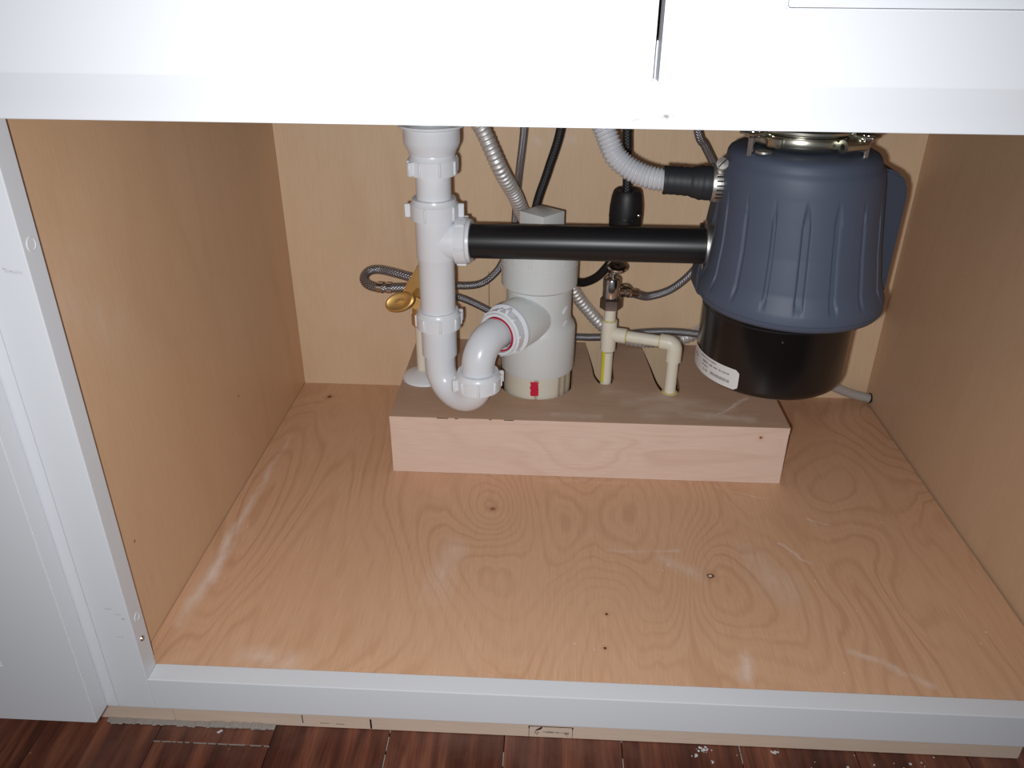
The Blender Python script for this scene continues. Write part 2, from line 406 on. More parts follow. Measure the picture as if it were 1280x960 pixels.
# ------------------------------------------------------------------ sink cabinet
cab = thing('sink_cabinet', 'white painted sink base cabinet with open plywood interior and both doors removed', 'cabinet')
CT = .72
def side(x0, x1, mat, par):
    MB().prism([(T, ZR0), (.0872, ZR0), (.0872, ZF+.0002), (D+.012, ZF+.0002), (D+.012, CT), (T, CT)], x0, x1, 'yz').build('side_panel', mat, par, smooth=False)
side(-.0175, -.0002, m_wall_ply, cab)
side(W+.0002, W+.018, m_wallr_ply, cab)
MB().box((0, D, -.03), (W, D+.012, CT)).build('back_panel', m_back_ply, cab, smooth=False)
MB().box((.0006, T+.0003, -.018), (W-.0022, D-.0004, 0)).build('bottom_panel', m_floor_ply, cab, smooth=False)
MB().box((-.0178, 0, ZR0), (.0160, T, CT), .0007).build('stile', m_white, cab)
MB().box((.8290, 0, ZR0), (.8625, T, CT), .0007).build('stile', m_white, cab)
MB().box((.0162, .0, ZR0), (.8288, T, ZR1), .0007).build('bottom_rail', m_white, cab)
MB().box((.0162, .0, ZT0), (.8288, T, ZT1), .0007).build('middle_rail', m_white, cab)
MB().box((.0162, .0, .69), (.8288, T, CT), .0007).build('top_rail', m_white, cab)
MB().box((.0162, T, -.03), (.8288, T+.001, -.001)).build('cleat', m_kick, cab, smooth=False)
kk = MB().box((-.0170, .075, ZF+.001), (W+.017, .087, -.03)).build('toe_kick', m_kick, cab, smooth=False)
# knots and cracks in the toe kick
for (a, b, c_, d) in ((.1204, -.1335, .0008, .009), (.1925, -.1365, .0018, .011)):
    MB().box((a, .0746, b-d/2-.003), (a+c_, .0752, b+d/2), mat=None).build('crack', m_dark, kk, smooth=False)
for (a, b, L) in ((.139, -.1402, .010), (.156, -.1406, .009)):
    MB().box((a, .0747, b), (a+L, .0752, b+.0006)).build('crack', m_inkl, kk, smooth=False)
# printed mill stamp on the toe kick: frame, small bird mark, faint lettering (not readable)
st = MB(); y0, y1 = .0745, .0752
st.box((.3597, y0, -.1303), (.4055, y1, -.1298)).box((.3597, y0, -.1465), (.3602, y1, -.1298)).box((.4051, y0, -.1465), (.4055, y1, -.1298))
st.prism([(.3592, -.1298), (.3608, -.1298), (.3602, -.1342), (.3597, -.1342)], y0, y1, 'xz')
st.prism([(.4045, -.1298), (.4061, -.1298), (.4055, -.1342), (.4050, -.1342)], y0, y1, 'xz')
st.prism([(.3728, -.1300), (.3738, -.1306), (.3734, -.1325), (.3722, -.1343), (.3702, -.1350), (.3680, -.1364), (.3662, -.1374), (.3676, -.1352), (.3694, -.1332), (.3712, -.1322)], y0, y1, 'xz')
st.build('mill_stamp', m_ink, kk, smooth=False)
s2 = MB(); x = .3745
random.seed(3)
for g in range(17):
    cw = random.uniform(.0009, .0015); h = random.choice((.0016, .0016, .0018, .0026)); b0 = -.1378-(x-.3745)*.03
    s2.box((x, y0, b0-h/2), (x+.00035, y1, b0+h/2))
    if random.random() < .8: s2.box((x, y0, b0+random.choice((-1, 0, 1))*h*.4-.0002), (x+cw, y1, b0+random.choice((0,))*h+.0002))
    if random.random() < .6: s2.box((x+cw-.0003, y0, b0-h/2), (x+cw, y1, b0+h/2))
    x += cw+.0004
for (a, b, c_, d) in ((.3656, -.1392, .0016, .0005), (.3672, -.1400, .0014, .0005), (.369, -.1392, .0018, .0005), (.3662, -.1410, .0005, .0024), (.3688, -.142, .0005, .0026), (.3676, -.1424, .0018, .0005), (.3982, -.1425, .0005, .004), (.4004, -.1435, .0005, .004)):
    s2.box((a, y0, b), (a+c_, y1, b+d))
s2.build('stamp_lettering', m_inkl, kk, smooth=False)

def shaker(parent, name, x0, x1, z0, z1, sw, rw, y0=-.0195, y1=-.0003, rec=.008):
    """overlay panel: two stiles, two rails and a recessed flat panel"""
    m = MB(); bm = m.bm
    o_ = [(x0, z0), (x1, z0), (x1, z1), (x0, z1)]; i_ = [(x0+sw, z0+rw), (x1-sw, z0+rw), (x1-sw, z1-rw), (x0+sw, z1-rw)]
    R_ = [[bm.verts.new((x, y, z)) for x, z in q] for q, y in ((o_, y1), (o_, y0), (i_, y0), (i_, y1-.001))]
    for a, b in ((0, 1), (1, 2), (2, 3), (3, 0)):
        for k in range(4): bm.faces.new((R_[a][k], R_[a][(k+1) % 4], R_[b][(k+1) % 4], R_[b][k]))
    bmesh.ops.recalc_face_normals(bm, faces=bm.faces[:])
    bmesh.ops.bevel(bm, geom=[e for e in bm.edges if len(e.link_faces) == 2 and e.calc_face_angle(0) > .5], offset=.0009, segments=2, affect='EDGES')
    root = m.build(name, m_white, parent)
    MB().box((x0+sw+.0002, y0+rec, z0+rw+.0002), (x1-sw-.0002, y1-.002, z1-rw-.0002)).build('recessed_panel', m_white, root, smooth=False)
    return root
shaker(cab, 'drawer_front', -.004, .4207, .5150, .706, .065, .0405)
shaker(cab, 'drawer_front', .4242, .849, .5135, .706, .065, .0395)
# hinge screw and dents on the inner face of the left stile
MB().lathe([(.0, .0), (.0028, .0), (.0024, .0009), (.0012, .0013), (0, .0013)], (.0160, .0095, .0408), (1, 0, 0), 14).build('screw', m_chrome, cab)
for (yy, zz, r) in ((.0105, .0655, .0045), (.0095, .4026, .0055)):
    d_ = MB().lathe([(r, 0), (r*.94, .0004), (r*.80, .0005), (r*.72, .0001), (0, .0001)], (.0160, yy, zz), (1, 0, 0), 24).build('hinge_dent', m_white, cab)
# the dark joint along the right side of the bottom panel
MB().box((W-.0021, T+.001, -.018), (W-.0002, D-.001, -.004)).build('joint', m_dark, cab, smooth=False)

MB().box((.2830, D-.0006, .128), (.2837, D+.001, .1860)).build('crack', m_dark, cab, smooth=False)
# neighbouring cabinet on the left
nb = thing('base_cabinet', 'white neighbouring base cabinet at left edge with closed recessed-panel door', 'cabinet', (-.3, 0, ZF))
MB().box((-.052, 0, ZR0), (-.0184, T, CT), .0007).build('stile', m_white, nb)
MB().box((-.60, 0, ZR0), (-.566, T, CT), .0007).build('stile', m_white, nb)
MB().box((-.566, 0, ZR0), (-.0522, T, 0), .0007).build('bottom_rail', m_white, nb)
MB().box((-.566, 0, .69), (-.0522, T, CT), .0007).build('top_rail', m_white, nb)
side(-.036, -.0178, m_wall_ply, nb); side(-.60, -.582, m_wall_ply, nb)
MB().box((-.5818, D, ZF), (-.0362, D+.012, CT)).build('back_panel', m_back_ply, nb, smooth=False)
MB().box((-.598, .075, ZF+.001), (-.0175, .087, -.03)).build('toe_kick', m_kick, nb, smooth=False)
shaker(nb, 'door', -.592, -.0285, -.0362, .706, .068, .068)

# ------------------------------------------------------------------ worktop and sink above (out of the picture, they carry the plumbing)
wt = MB().box((-.62, -.035, CT+.001), (.90, .62, CT+.031), .003).build('worktop', m_stackw, smooth=True); origin(wt, (.14, .3, CT+.001))
tag(wt, 'pale slab worktop lying over the sink cabinet', 'worktop')
sk = thing('sink', 'stainless steel double bowl sink hung above the waste pipes', 'sink', (.42, .31, .4765))
for (a, b) in ((.10, .40), (.445, .78)):
    m = MB(); m.box((a, .13, .4765), (b, .52, .4785), .0008)
    m.box((a, .13, .4786), (a+.002, .52, .7185)); m.box((b-.002, .13, .4786), (b, .52, .7185)); m.box((a, .13, .4786), (b, .132, .7185)); m.box((a, .518, .4786), (b, .52, .7185))
    m.build('bowl', m_sinksteel, sk, smooth=False)

# ------------------------------------------------------------------ plywood cover box
BX0, BX1, BY, BH = .1774, .6623, .3433, .0808
cov = thing('pipe_cover_box', 'low birch plywood cover box notched around the pipes on the cabinet bottom', 'cover box', (BX0, BY, 0))
def arc(cx, cy, rx, ry, a0, a1, n):
    return [(cx+rx*math.cos(math.radians(a0+(a1-a0)*i/n)), cy+ry*math.sin(math.radians(a0+(a1-a0)*i/n))) for i in range(n+1)]
YB = D-.001
def smooth2(pts, step=.003): return [(p.x, p.y) for p in spline([(a, b, 0) for a, b in pts], step)]
poly = [(BX0, BY), (BX1, BY), (BX1, YB), (.552, YB)]
poly += smooth2([(.552, YB), (.546, .52), (.5440, .4495), (.5405, .428), (.531, .4180), (.5205, .4215), (.5133, .4477), (.5104, .4898), (.5065, .5455), (.504, YB)])
poly += smooth2([(.462, YB), (.4595, .499), (.4585, .4581), (.4530, .4445), (.4460, .4422), (.4380, .4455), (.4320, .4659), (.4307, .4898), (.4254, .5593), (.424, YB)])
poly += [(.4045, YB)] + arc(.3552, .4425, .0480, .0470, 0, -180, 30) + [(.302, YB), (BX0, YB)]
MB().prism(poly, BH-.009, BH, 'xy').build('top_board', m_box_top, cov, smooth=False)
MB().box((BX0+.0004, BY+.0003, 0.0003), (BX1-.0004, BY+.009, BH-.0092)).build('front_board', m_box_front, cov, smooth=False)
MB().box((BX0+.0004, BY+.0092, 0.0003), (BX0+.009, YB, BH-.0092)).build('side_board', m_box_front, cov, smooth=False)
MB().box((BX1-.009, BY+.0092, 0.0003), (BX1-.0004, YB, BH-.0092)).build('side_board', m_box_front, cov, smooth=False)
e = MB().box((BX0+.0002, BY-.0002, BH-.0091), (BX1-.0002, BY+.004, BH-.0004)); e.build('edge_band', m_box_front, cov, smooth=False)
for (a, L) in ((.236, .014), (.258, .004), (.300, .003), (.318, .012)): MB().box((a, BY-.0004, BH-.0012), (a+L, BY+.0004, BH-.0004)).build('edge_chip', m_dark, cov, smooth=False)

# ------------------------------------------------------------------ white P-trap assembly
def ribs(m, ctr, r, z0, z1, n, wdt=.003, out=.0022, ph=0, axis=None):
    for i in range(n):
        a = 2*PI*i/n+ph
        mm = Matrix.Translation(ctr)
        if axis is not None: mm = mm @ Vector((0, 0, 1)).rotation_difference(Vector(axis)).to_matrix().to_4x4()
        mm = mm @ Matrix.Rotation(a, 4, 'Z')
        m.box((r-.002, -wdt/2, z0), (r+out, wdt/2, z1), .0007, 1, mm)
def nut(parent, ctr, r, h, nr, axis=(0, 0, 1), inner=.0195, mat=None, ph=0, wings=2, name='slip_nut', flip=False):
    m = MB(); pr = [(inner, 0), (r, 0), (r, h*.72), (r*.93, h*.80), (r*.90, h), (inner, h)]
    if flip: pr = [(inner, 0), (r*.90, 0), (r*.93, h*.2), (r, h*.28), (r, h), (inner, h)]
    m.lathe(pr, ctr, axis, 40, cap=False)
    z0, z1 = (0.001, h*.72) if not flip else (h*.28, h-.001)
    ribs(m, Vector(ctr), r, z0, z1, nr, .0030, .0016, ph, axis)
    for i in range(wings):
        ribs(m, Vector(ctr), r, z0, z1, 1, .0040, .0060, ph+PI/nr+i*PI, axis)
    return m.build(name, mat or m_pvc, parent)

PX, PY = .2390, .370
tr = thing('drain_trap', 'white plastic drain pipe with slip nuts and U-bend trap at left of the cover box', 'drain pipe', (PX, PY, .10))
MB().lathe([(.018, 0), (.0255, 0), (.0262, .003), (.0296, .0095), (.0302, .0125), (.0302, .0262), (.0350, .0278), (.0350, .0300), (.024, .0315), (.024, .0840), (.018, .084), (.018, 0)], (PX, PY, .3925), n=48, cap=False).build('drain_flange', m_pp, tr)
MB().lathe([(.0165, -.11), (.0193, -.11), (.0193, .01), (.0165, .01), (.0165, -.11)], (PX, PY, .415), n=40, cap=False).build('tailpiece', m_pvc, tr)
nut(tr, (PX, PY, .3705), .0268, .0215, 8, ph=.39, wings=2, flip=False)
nut(tr, (PX, PY, .3215), .0268, .0225, 5, ph=-.55, wings=2)
# tee
m = MB()
m.lathe([(.0195, .119), (.0220, .119), (.0220, .074), (.0214, .071), (.0207, .069), (.0204, -.006), (.017, -.006), (.017, .119)], (PX, PY, .2035), n=48, cap=False)
m.build('tee_body', m_pvc, tr)
MB().lathe([(.0, 0), (.0212, 0), (.0206, .030), (.0, .030)], (PX+.002, PY, .2955), (1, -.05, .02), 36).build('tee_branch', m_pvc, tr)
nut(tr, (PX+.0245, PY-.0008, .2960), .0265, .0165, 6, (1, -.09, .028), inner=.0190, ph=.5, wings=1)
nut(tr, (PX, PY, .1910), .0262, .0215, 8, ph=.2, wings=1)
# J-bend
LX, LY = .2880, .3350
dv = Vector((LX-PX, LY-PY, 0)); Rb = dv.length/2; dn = dv.normalized()
zb = .1400
pts = [(PX, PY, .192), (PX, PY, zb+.006)]
for i in range(1, 24):
    a = PI*i/24
    q = Vector((PX, PY, zb)) + dn*(Rb*(1-math.cos(a))) + Vector((0, 0, -Rb*math.sin(a)*1.06))
    pts.append(tuple(q))
pts += [(LX, LY, zb+.002), (LX, LY, .152)]
m = MB().tube(pts, .0185, 36, smooth=False)
m.build('j_bend', m_pp, tr)
MB().lathe([(.0186, 0), (.0210, .001), (.0210, .042), (.0186, .042)], (PX, PY, .1540), n=40, cap=False).build('bend_socket', m_pp, tr)
nut(tr, (LX, LY, .1290), .0268, .0215, 8, ph=.1, wings=2, flip=False)
# trap arm
hd = Vector((.53, .848, 0)).normalized(); Ra = .031
pts = [(LX, LY, .136), (LX, LY, .1545)]
for i in range(1, 15):
    a = PI/2*i/15
    pts.append(tuple(Vector((LX, LY, .1545)) + hd*(Ra*(1-math.cos(a))) + Vector((0, 0, Ra*math.sin(a)*.98))))
e0 = Vector((LX, LY, .1850)) + hd*Ra
pts += [tuple(e0), tuple(e0+hd*.03)]
MB().tube(pts, .0193, 36, smooth=False).build('trap_arm', m_pp, tr)

# ------------------------------------------------------------------ waste stack
SX, SY = .3560, .4420
sk_ = thing('waste_stack', 'wide pale plastic waste stack with hexagonal cleanout plug standing behind the black pipe', 'waste pipe', (SX, SY, 0))
m = MB().lathe([(.0400, 0), (.0435, 0), (.0435, .125), (.040, .125)], (SX, SY, .0), n=64, cap=False)
sp_ = m.build('pipe', m_stackpipe, sk_)
# red primer dab on the front of the pipe, a thin curved patch
def patch(name, mat, parent, cx, cy, r, a0, a1, z0, z1, n=14, th=.0004, rag=.0, round_=0, skew=0.0):
    m = MB(); rows = 8; g = []
    for j in range(rows+1):
        row = []
        for i in range(n+1):
            u, v = i/n, j/rows
            if round_:
                e_ = abs(v-.5)*2; ins = round_*(1-math.sqrt(max(0, 1-max(0, (e_-.6)/.4)**2)))
                u = ins+(1-2*ins)*u
            a = a0+(a1-a0)*u + (random.uniform(-rag, rag) if i in (0, n) else 0)
            z = z0+(z1-z0)*v + (random.uniform(-rag, rag)*.03 if j in (0, rows) else 0) + skew*(u-.5)
            row.append(m.bm.verts.new((cx+(r+th)*math.sin(a), cy-(r+th)*math.cos(a), z)))
        g.append(row)
    for j in range(rows):
        for i in range(n): m.bm.faces.new((g[j][i], g[j][i+1], g[j+1][i+1], g[j+1][i]))
    return m.build(name, mat, parent)
patch('primer_dab', m_red, sp_, SX, SY, .0435, -.18, .06, .0845, .1045, rag=.022)
# sanitary tee
m = MB().lathe([(.0437, .1085), (.0465, .1085), (.0472, .112), (.0472, .164), (.0462, .168), (.0415, .176), (.0408, .182), (.0408, .2185), (.0445, .2215), (.0470, .2225), (.0472, .225),
    (.0472, .2500), (.0465, .2505), (.0465, .2515), (.0476, .2520), (.0476, .2620), (.0476, .2740), (.0460, .2765), (.0, .2765)], (SX, SY, 0), n=72, cap=False)
m.build('tee_body', m_stackw, sk_)
m = MB()
for i in range(14):
    a = 2*PI*i/14; m.box((.0470, -.0022, .2560), (.0479, .0022, .2700), .0003, 1, Matrix.Translation((SX, SY, 0)) @ Matrix.Rotation(a, 4, 'Z'))
m.build('grip_ribs', m_stackw, sk_, kind='stuff')
m = MB().lathe([(.0425, 0), (.0425, .007), (.041, .0085), (.0, .0085)], (SX, SY, .2767), n=60)
q4 = MB(); q4.box((-.0190, -.0190, .2852), (.0190, .0190, .3112), .0010, 2, Matrix.Translation((SX+.0015, SY+.001, 0)) @ Matrix.Rotation(math.radians(49), 4, 'Z'))
pg = m.build('cleanout_plug', m_stackw, sk_, ang=20)
q4.build('plug_head', m_stackw, pg)
# side inlet
hz = .1852
hc = Vector((SX+.0005, SY-.005, hz)); ha = -hd
p0 = hc + ha*.020
hl = .0520
MB().lathe([(.0, 0), (.0305, 0), (.0305, hl-.004), (.0298, hl-.003), (.0, hl-.003)], p0, ha, 48).build('side_inlet', m_stackw, sk_)
hub_end = p0+ha*hl
MB().lathe([(.020, -.005), (.0315, -.005), (.0315, -.001), (.0300, 0), (.020, 0)], hub_end, ha, 48, cap=False).build('inlet_flange', m_pvc, sk_)
MB().lathe([(.020, 0), (.0270, 0), (.0270, .005), (.020, .005)], hub_end, ha, 48, cap=False).build('inlet_thread', m_stackw, sk_)
nut(sk_, tuple(hub_end+ha*.0030), .0282, .0140, 8, tuple(ha), inner=.0225, ph=.3, wings=2, name='inlet_nut')
MB().lathe([(.0196, 0), (.0218, 0), (.0212, .0014), (.0196, .0014)], tuple(hub_end+ha*.0155), ha, 40, cap=False).build('gasket', m_redrub, sk_)
for zz in (.1950, .1760):           # embossed ovals on the tee's flank
    a = math.radians(55); q = Vector((SX+.0405*math.sin(a), SY-.0405*math.cos(a), zz))
    n_ = Vector((math.sin(a), -math.cos(a), 0))
    mm = Matrix.Translation(q) @ Vector((0, 0, 1)).rotation_difference(n_).to_matrix().to_4x4() @ Matrix.Diagonal((.62, 1.0, 1, 1))
    m = MB().lathe([(.0062, -.002), (.0062, .0010), (.0050, .0014), (0, .0014)], (0, 0, 0), n=24)
    for v in m.bm.verts: v.co = mm @ v.co
    m.build('embossed_mark', m_pvc, sk_)

# ------------------------------------------------------------------ black discharge tube
A, B = Vector((.2655, .3690, .2962)), Vector((.5490, .3463, .3035))
MB_ = MB().tube([tuple(A), tuple(B)], .0192, 44, smooth=False)
o = MB_.build('discharge_tube', m_black); origin(o, A); tag(o, 'black plastic pipe running level from white drain tee to grey disposer', 'pipe')

# ------------------------------------------------------------------ garbage disposer
GX, GY = .6145, .300
gd = thing('garbage_disposer', 'slate grey ribbed garbage disposer with black lower housing hanging at right', 'garbage disposer', (GX, GY, .18))
rib_a = [math.radians(x) for x in (-73, -52, -31, -10, 11, 32, 53, 74, 95, 116, 137, 158, 179, 200, 221, 242, 263)]
rp = [(.262, .0865), (.2635, .0900), (.2665, .0918), (.2695, .0922), (.2699, .0914), (.2705, .0914), (.2709, .0922), (.2775, .0920), (.2800, .0913), (.293, .0862), (.2960, .0853), (.300, .0848),
      (.330, .0806), (.360, .0784), (.385, .0768), (.3925, .0766), (.4000, .0754), (.4040, .0745), (.4062, .0728), (.4090, .0720), (.4130, .0710), (.4160, .0690), (.4180, .0650), (.4190, .0600), (.4195, .050), (.4196, .0)]
def rad(z):
    for i in range(len(rp)-1):
        if rp[i][0] <= z <= rp[i+1][0] and rp[i+1][0] > rp[i][0]:
            f = (z-rp[i][0])/(rp[i+1][0]-rp[i][0]); return rp[i][1]*(1-f)+rp[i+1][1]*f
    return rp[-1][1]
zs = sorted(set([p[0] for p in rp[:-1]] + [.284+.0035*i for i in range(30)]))
prof = [(rad(z), z) for z in zs]; prof.append((0.0, .4196)); prof.insert(0, (.07, .262))
def grooved(r, h, a):
    if r < .06 or not (.2835 < h < .3845): return r
    ph = a+PI/2                      # 0 at the front
    top = max(0, min(1, (.3845-h)/.022)); bot = max(0, min(1, (h-.2835)/.001))
    dep = 0
    for ra in rib_a:
        d = abs((ph-ra+PI) % (2*PI)-PI)
        wd = math.radians(2.1 if abs(ra) < .25 else 1.1)*(.25+.75*top)
        if d < wd*1.35:
            k = min(1, (wd*1.35-d)/(wd*.35)); dep = max(dep, k*(.0024 if abs(ra) < .25 else .0016)*min(1, top*1.6)*bot)
        # the panel to the sides swells a little, so that each rib catches light
    return r-dep
gm = MB().lathe(prof, (GX, GY, 0), n=540, cap=False, fn=grooved)
for v in gm.bm.verts: v.co.x += .0030 - .0100*max(0, (v.co.z-.262)/.158)**1.6
gm.build('upper_housing', m_grey, gd, ang=50)
MB().prism([(.62, .4010), (.690, .4010), (.7040, .3950), (.7105, .3860), (.7128, .375), (.7125, .275), (.7085, .262), (.700, .256), (.62, .256)], .292, .345, 'xz', .003).build('rear_housing', m_greyd, gd)
MB().prism([(.60, .372), (.5470, .372), (.5430, .3400), (.5400, .3150), (.5315, .2690), (.5320, .2460), (.540, .240), (.60, .240)], .356, .392, 'xz', .003).build('rear_housing', m_greyd, gd)
mh = MB().lathe([(0, 0), (.066, 0), (.0715, .0015), (.0752, .0045), (.0768, .010), (.0768, .085), (0, .085)], (GX-.0065, GY, .1790), n=96, cap=False).build('lower_housing', m_blackgl, gd)
MB().lathe([(.0770, 0), (.0770, .0015), (.0766, .0018)], (GX-.0065, GY, .2560), n=96, cap=False).build('seam', m_black, mh)
MB().lathe([(.0, 0), (.0013, 0), (.0010, .0012), (0, .0014)], (GX-.0065-.012, GY-.0764, .2475), (-.1, -1, 0), 12).build('screw', m_chrome, mh)
stk = patch('sticker', m_sticker, mh, GX-.0065, GY, .0768, math.radians(-100), math.radians(-35.5), .1855, .2080, n=26, round_=.05, th=.0005)
random.seed(11)
pm = MB()
def curved_bar(m, a0, a1, z0, z1, r):
    v = [m.bm.verts.new((GX-.0065+r*math.sin(a), GY-r*math.cos(a), z)) for a, z in ((a0, z0), (a1, z0), (a1, z1), (a0, z1))]
    m.bm.faces.new(v)
for (zc, h, aa, ab, dens) in ((.2050, .0010, -78, -55, .8), (.2005, .0020, -74, -66, .5), (.2005, .0016, -64, -44, .6), (.1962, .0018, -74, -66, .5), (.1915, .0022, -72, -66, .7), (.1925, .0030, -62, -43, .85), (.1990, .0035, -92, -84, .6)):
    a = aa
    while a < ab:
        wd = random.uniform(.25, .7)
        if random.random() < dens+.15:
            k = random.choice((0, 1, 2)); z0, z1 = zc-h/2, zc+h/2
            curved_bar(pm, math.radians(a), math.radians(a+.3), z0-.0002, z1+.0002, .0775)
            if k: curved_bar(pm, math.radians(a), math.radians(a+wd), (z0+z1)/2-.0002, (z0+z1)/2+.0002, .0775)
            if k == 2: curved_bar(pm, math.radians(a), math.radians(a+wd), z1-.0003, z1, .0775)
        a += wd+.25
# text rows are a sub-part of the lower housing, like the sticker they are printed on
pm.build('sticker_lettering', m_ink, mh, smooth=False)
# mounting ring and its upper flange
MB().lathe([(.036, -.002), (.0440, -.0015), (.0485, .0005), (.0502, .0035), (.0502, .0095), (.0490, .0120), (.036, .012)], (GX-.0105, GY, .4225), n=72, cap=False).build('mounting_ring', m_zinc, gd)
MB().lathe([(.036, 0), (.0480, 0), (.0520, .001), (.0545, .003), (.0545, .0052), (.047, .0085), (.042, .0100), (.042, .0410), (.036, .0410), (.036, 0)], (GX-.0105, GY, .4352), n=72, cap=False).build('mounting_flange', m_zinc, gd)
for a in (-60, 48, 180):
    c = Vector((GX-.0105, GY, 0)); th = math.radians(a); q = c+Vector((math.sin(th), -math.cos(th), 0))*.0625
    mm = Matrix.Translation(q) @ Matrix.Rotation(th, 4, 'Z')
    MB().box((-.0095, -.008, .4350), (.0095, .020, .4380), .0012, 2, mm).build('mounting_ear', m_zinc, gd)
    MB().lathe([(0, -.014), (.0032, -.014), (.0032, .004), (.0068, .004), (.0072, .006), (.0066, .0095), (.004, .0115), (0, .012)], (q.x, q.y, .4290), n=20, cap=False).build('mounting_screw', m_chrome, gd)
# rolled lug on the ring where the wrench goes
th = math.radians(27); q = Vector((GX-.0105, GY, .4290))+Vector((math.sin(th), -math.cos(th), 0))*.0560
tg = Vector((math.cos(th), math.sin(th), .0))
MB().lathe([(.0026, 0), (.0062, 0), (.0066, .001), (.0066, .025), (.0062, .026), (.0026, .026), (.0026, .0)], tuple(q-tg*.004), tuple(tg), 24, cap=False).build('wrench_lug', m_zinc, gd)
MB().lathe([(0, 0), (.0027, 0)], tuple(q-tg*.0025), tuple(tg), 12, cap=False).build('lug_bore', m_dark, gd)
th = math.radians(-42); q = Vector((GX-.0105, GY, .4290))+Vector((math.sin(th), -math.cos(th), 0))*.0500
MB().box((-.007, -.004, -.0045), (.007, .010, .0045), .0015, 2, Matrix.Translation(q) @ Matrix.Rotation(th, 4, 'Z')).build('ring_lug', m_zinc, gd)
th = math.radians(-50); q = Vector((GX-.0105, GY, .4196))+Vector((math.sin(th), -math.cos(th), 0))*.0560
MB().lathe([(0, 0), (.0078, 0), (.0078, .0018), (0, .0018)], tuple(q), (0, 0, 1), 24).build('washer', m_steel, gd)
# inlet spigot and discharge flange
MB().lathe([(.0, 0), (.0150, 0), (.0150, .055), (.0, .055)], (.5320, .3080, .3800), (1, -.05, 0), 32).build('inlet_spigot', m_greyd, gd)
dfl = MB(); dfl.lathe([(.0192, 0), (.0270, 0), (.0270, .0022), (.0192, .0022)], (.5345, .3474, .3033), (1, -.08, .02), 40, cap=False)
dfl.lathe([(.0192, .0022), (.0245, .0022), (.0235, .020), (.0192, .020)], (.5345, .3474, .3033), (1, -.08, .02), 40, cap=False)
df = dfl.build('discharge_flange', m_steel, gd)
MB().lathe([(0, -.003), (.0038, -.003), (.0044, -.001), (.0044, .002), (0, .002)], (.5335, .3275, .2870), (1, 0, 0), 6).build('flange_bolt', m_chrome, gd)
MB().lathe([(0, -.003), (.0038, -.003), (.0044, -.001), (.0044, .002), (0, .002)], (.5335, .3665, .3190), (1, 0, 0), 6).build('flange_bolt', m_chrome, gd)

# ------------------------------------------------------------------ dishwasher drain hose
dh = thing('dishwasher_hose', 'translucent corrugated dishwasher drain hose curving into disposer top left', 'hose', (.42, .33, .40))
hp = [(.4060, .352, .4755), (.4130, .344, .440), (.4185, .338, .4262), (.4235, .334, .4147), (.4305, .331, .4010), (.4432, .327, .3905), (.4585, .322, .3838), (.4720, .317, .3815), (.4870, .314, .3808)]
MB().tube(hp, .0115, 30, step=.00045, rf=lambda L: .0098+.0020*(.5+.5*math.cos(L/.0041*2*PI))**.6).build('corrugated_hose', m_frost, dh)
m = MB().tube([(.4790, .3155, .3808), (.490, .3145, .3808), (.5120, .3115, .3800), (.5190, .3108, .3798), (.5260, .3100, .3798), (.5330, .3095, .3798), (.5400, .3085, .3798)], .015, 36, step=.002,
              rf=lambda L: .0140+.0003*math.sin(L*900) + (.0028 if L > .036 else .0028*max(0, (L-.026))/.010))
m.build('rubber_connector', m_rubber, dh)
hcx = Vector((.5318, .3095, .3798))
m = MB().lathe([(.0166, -.0062), (.0178, -.0062), (.0181, -.0055), (.0181, .0055), (.0178, .0062), (.0166, .0062)], tuple(hcx), (1, -.05, 0), 44, cap=False)
m.lathe([(.0, -.008), (.0058, -.008), (.0064, -.006), (.0064, .009), (.0, .009)], (.5318, .2985, .3985), (-.15, -.85, .5), 24)
hcl = m.build('hose_clamp', m_steel, dh)
m = MB()
for i in range(7):
    a = math.radians(-48+i*14)           # slots of the worm-drive band, facing the room
    mm = Matrix.Translation(hcx) @ Matrix.Rotation(a, 4, 'X') @ Matrix.Rotation(.35, 4, 'Y')
    m.box((-.0038, -.0184, -.0007), (.0038, -.0178, .0007), mat=Matrix.Translation(hcx) @ Matrix.Rotation(a, 4, 'X'))
m.build('band_slots', m_dark, hcl, smooth=False)
ax = Vector((-.15, -.85, .50)).normalized(); sp = Vector((.5318, .2985, .3985))+(-ax)*(-.0092)
m = MB().lathe([(0, 0), (.0064, 0), (.0058, .0016), (0, .0020)], tuple(sp), tuple(ax), 24); m.build('clamp_screw', m_steel, hcl)
rot = Vector((0, 0, 1)).rotation_difference(ax).to_matrix().to_4x4()
MB().box((-.0005, -.0055, .0012), (.0005, .0055, .0024), mat=Matrix.Translation(sp) @ rot @ Matrix.Rotation(math.radians(-50), 4, 'Z')).build('screw_slot', m_dark, hcl, smooth=False)
MB().lathe([(.0165, 0), (.0190, .0), (.0195, .003), (.0190, .006), (.0165, .006)], (.5395, .3085, .3798), (1, -.05, 0), 36, cap=False).build('clamp_backing', m_rubber, dh)

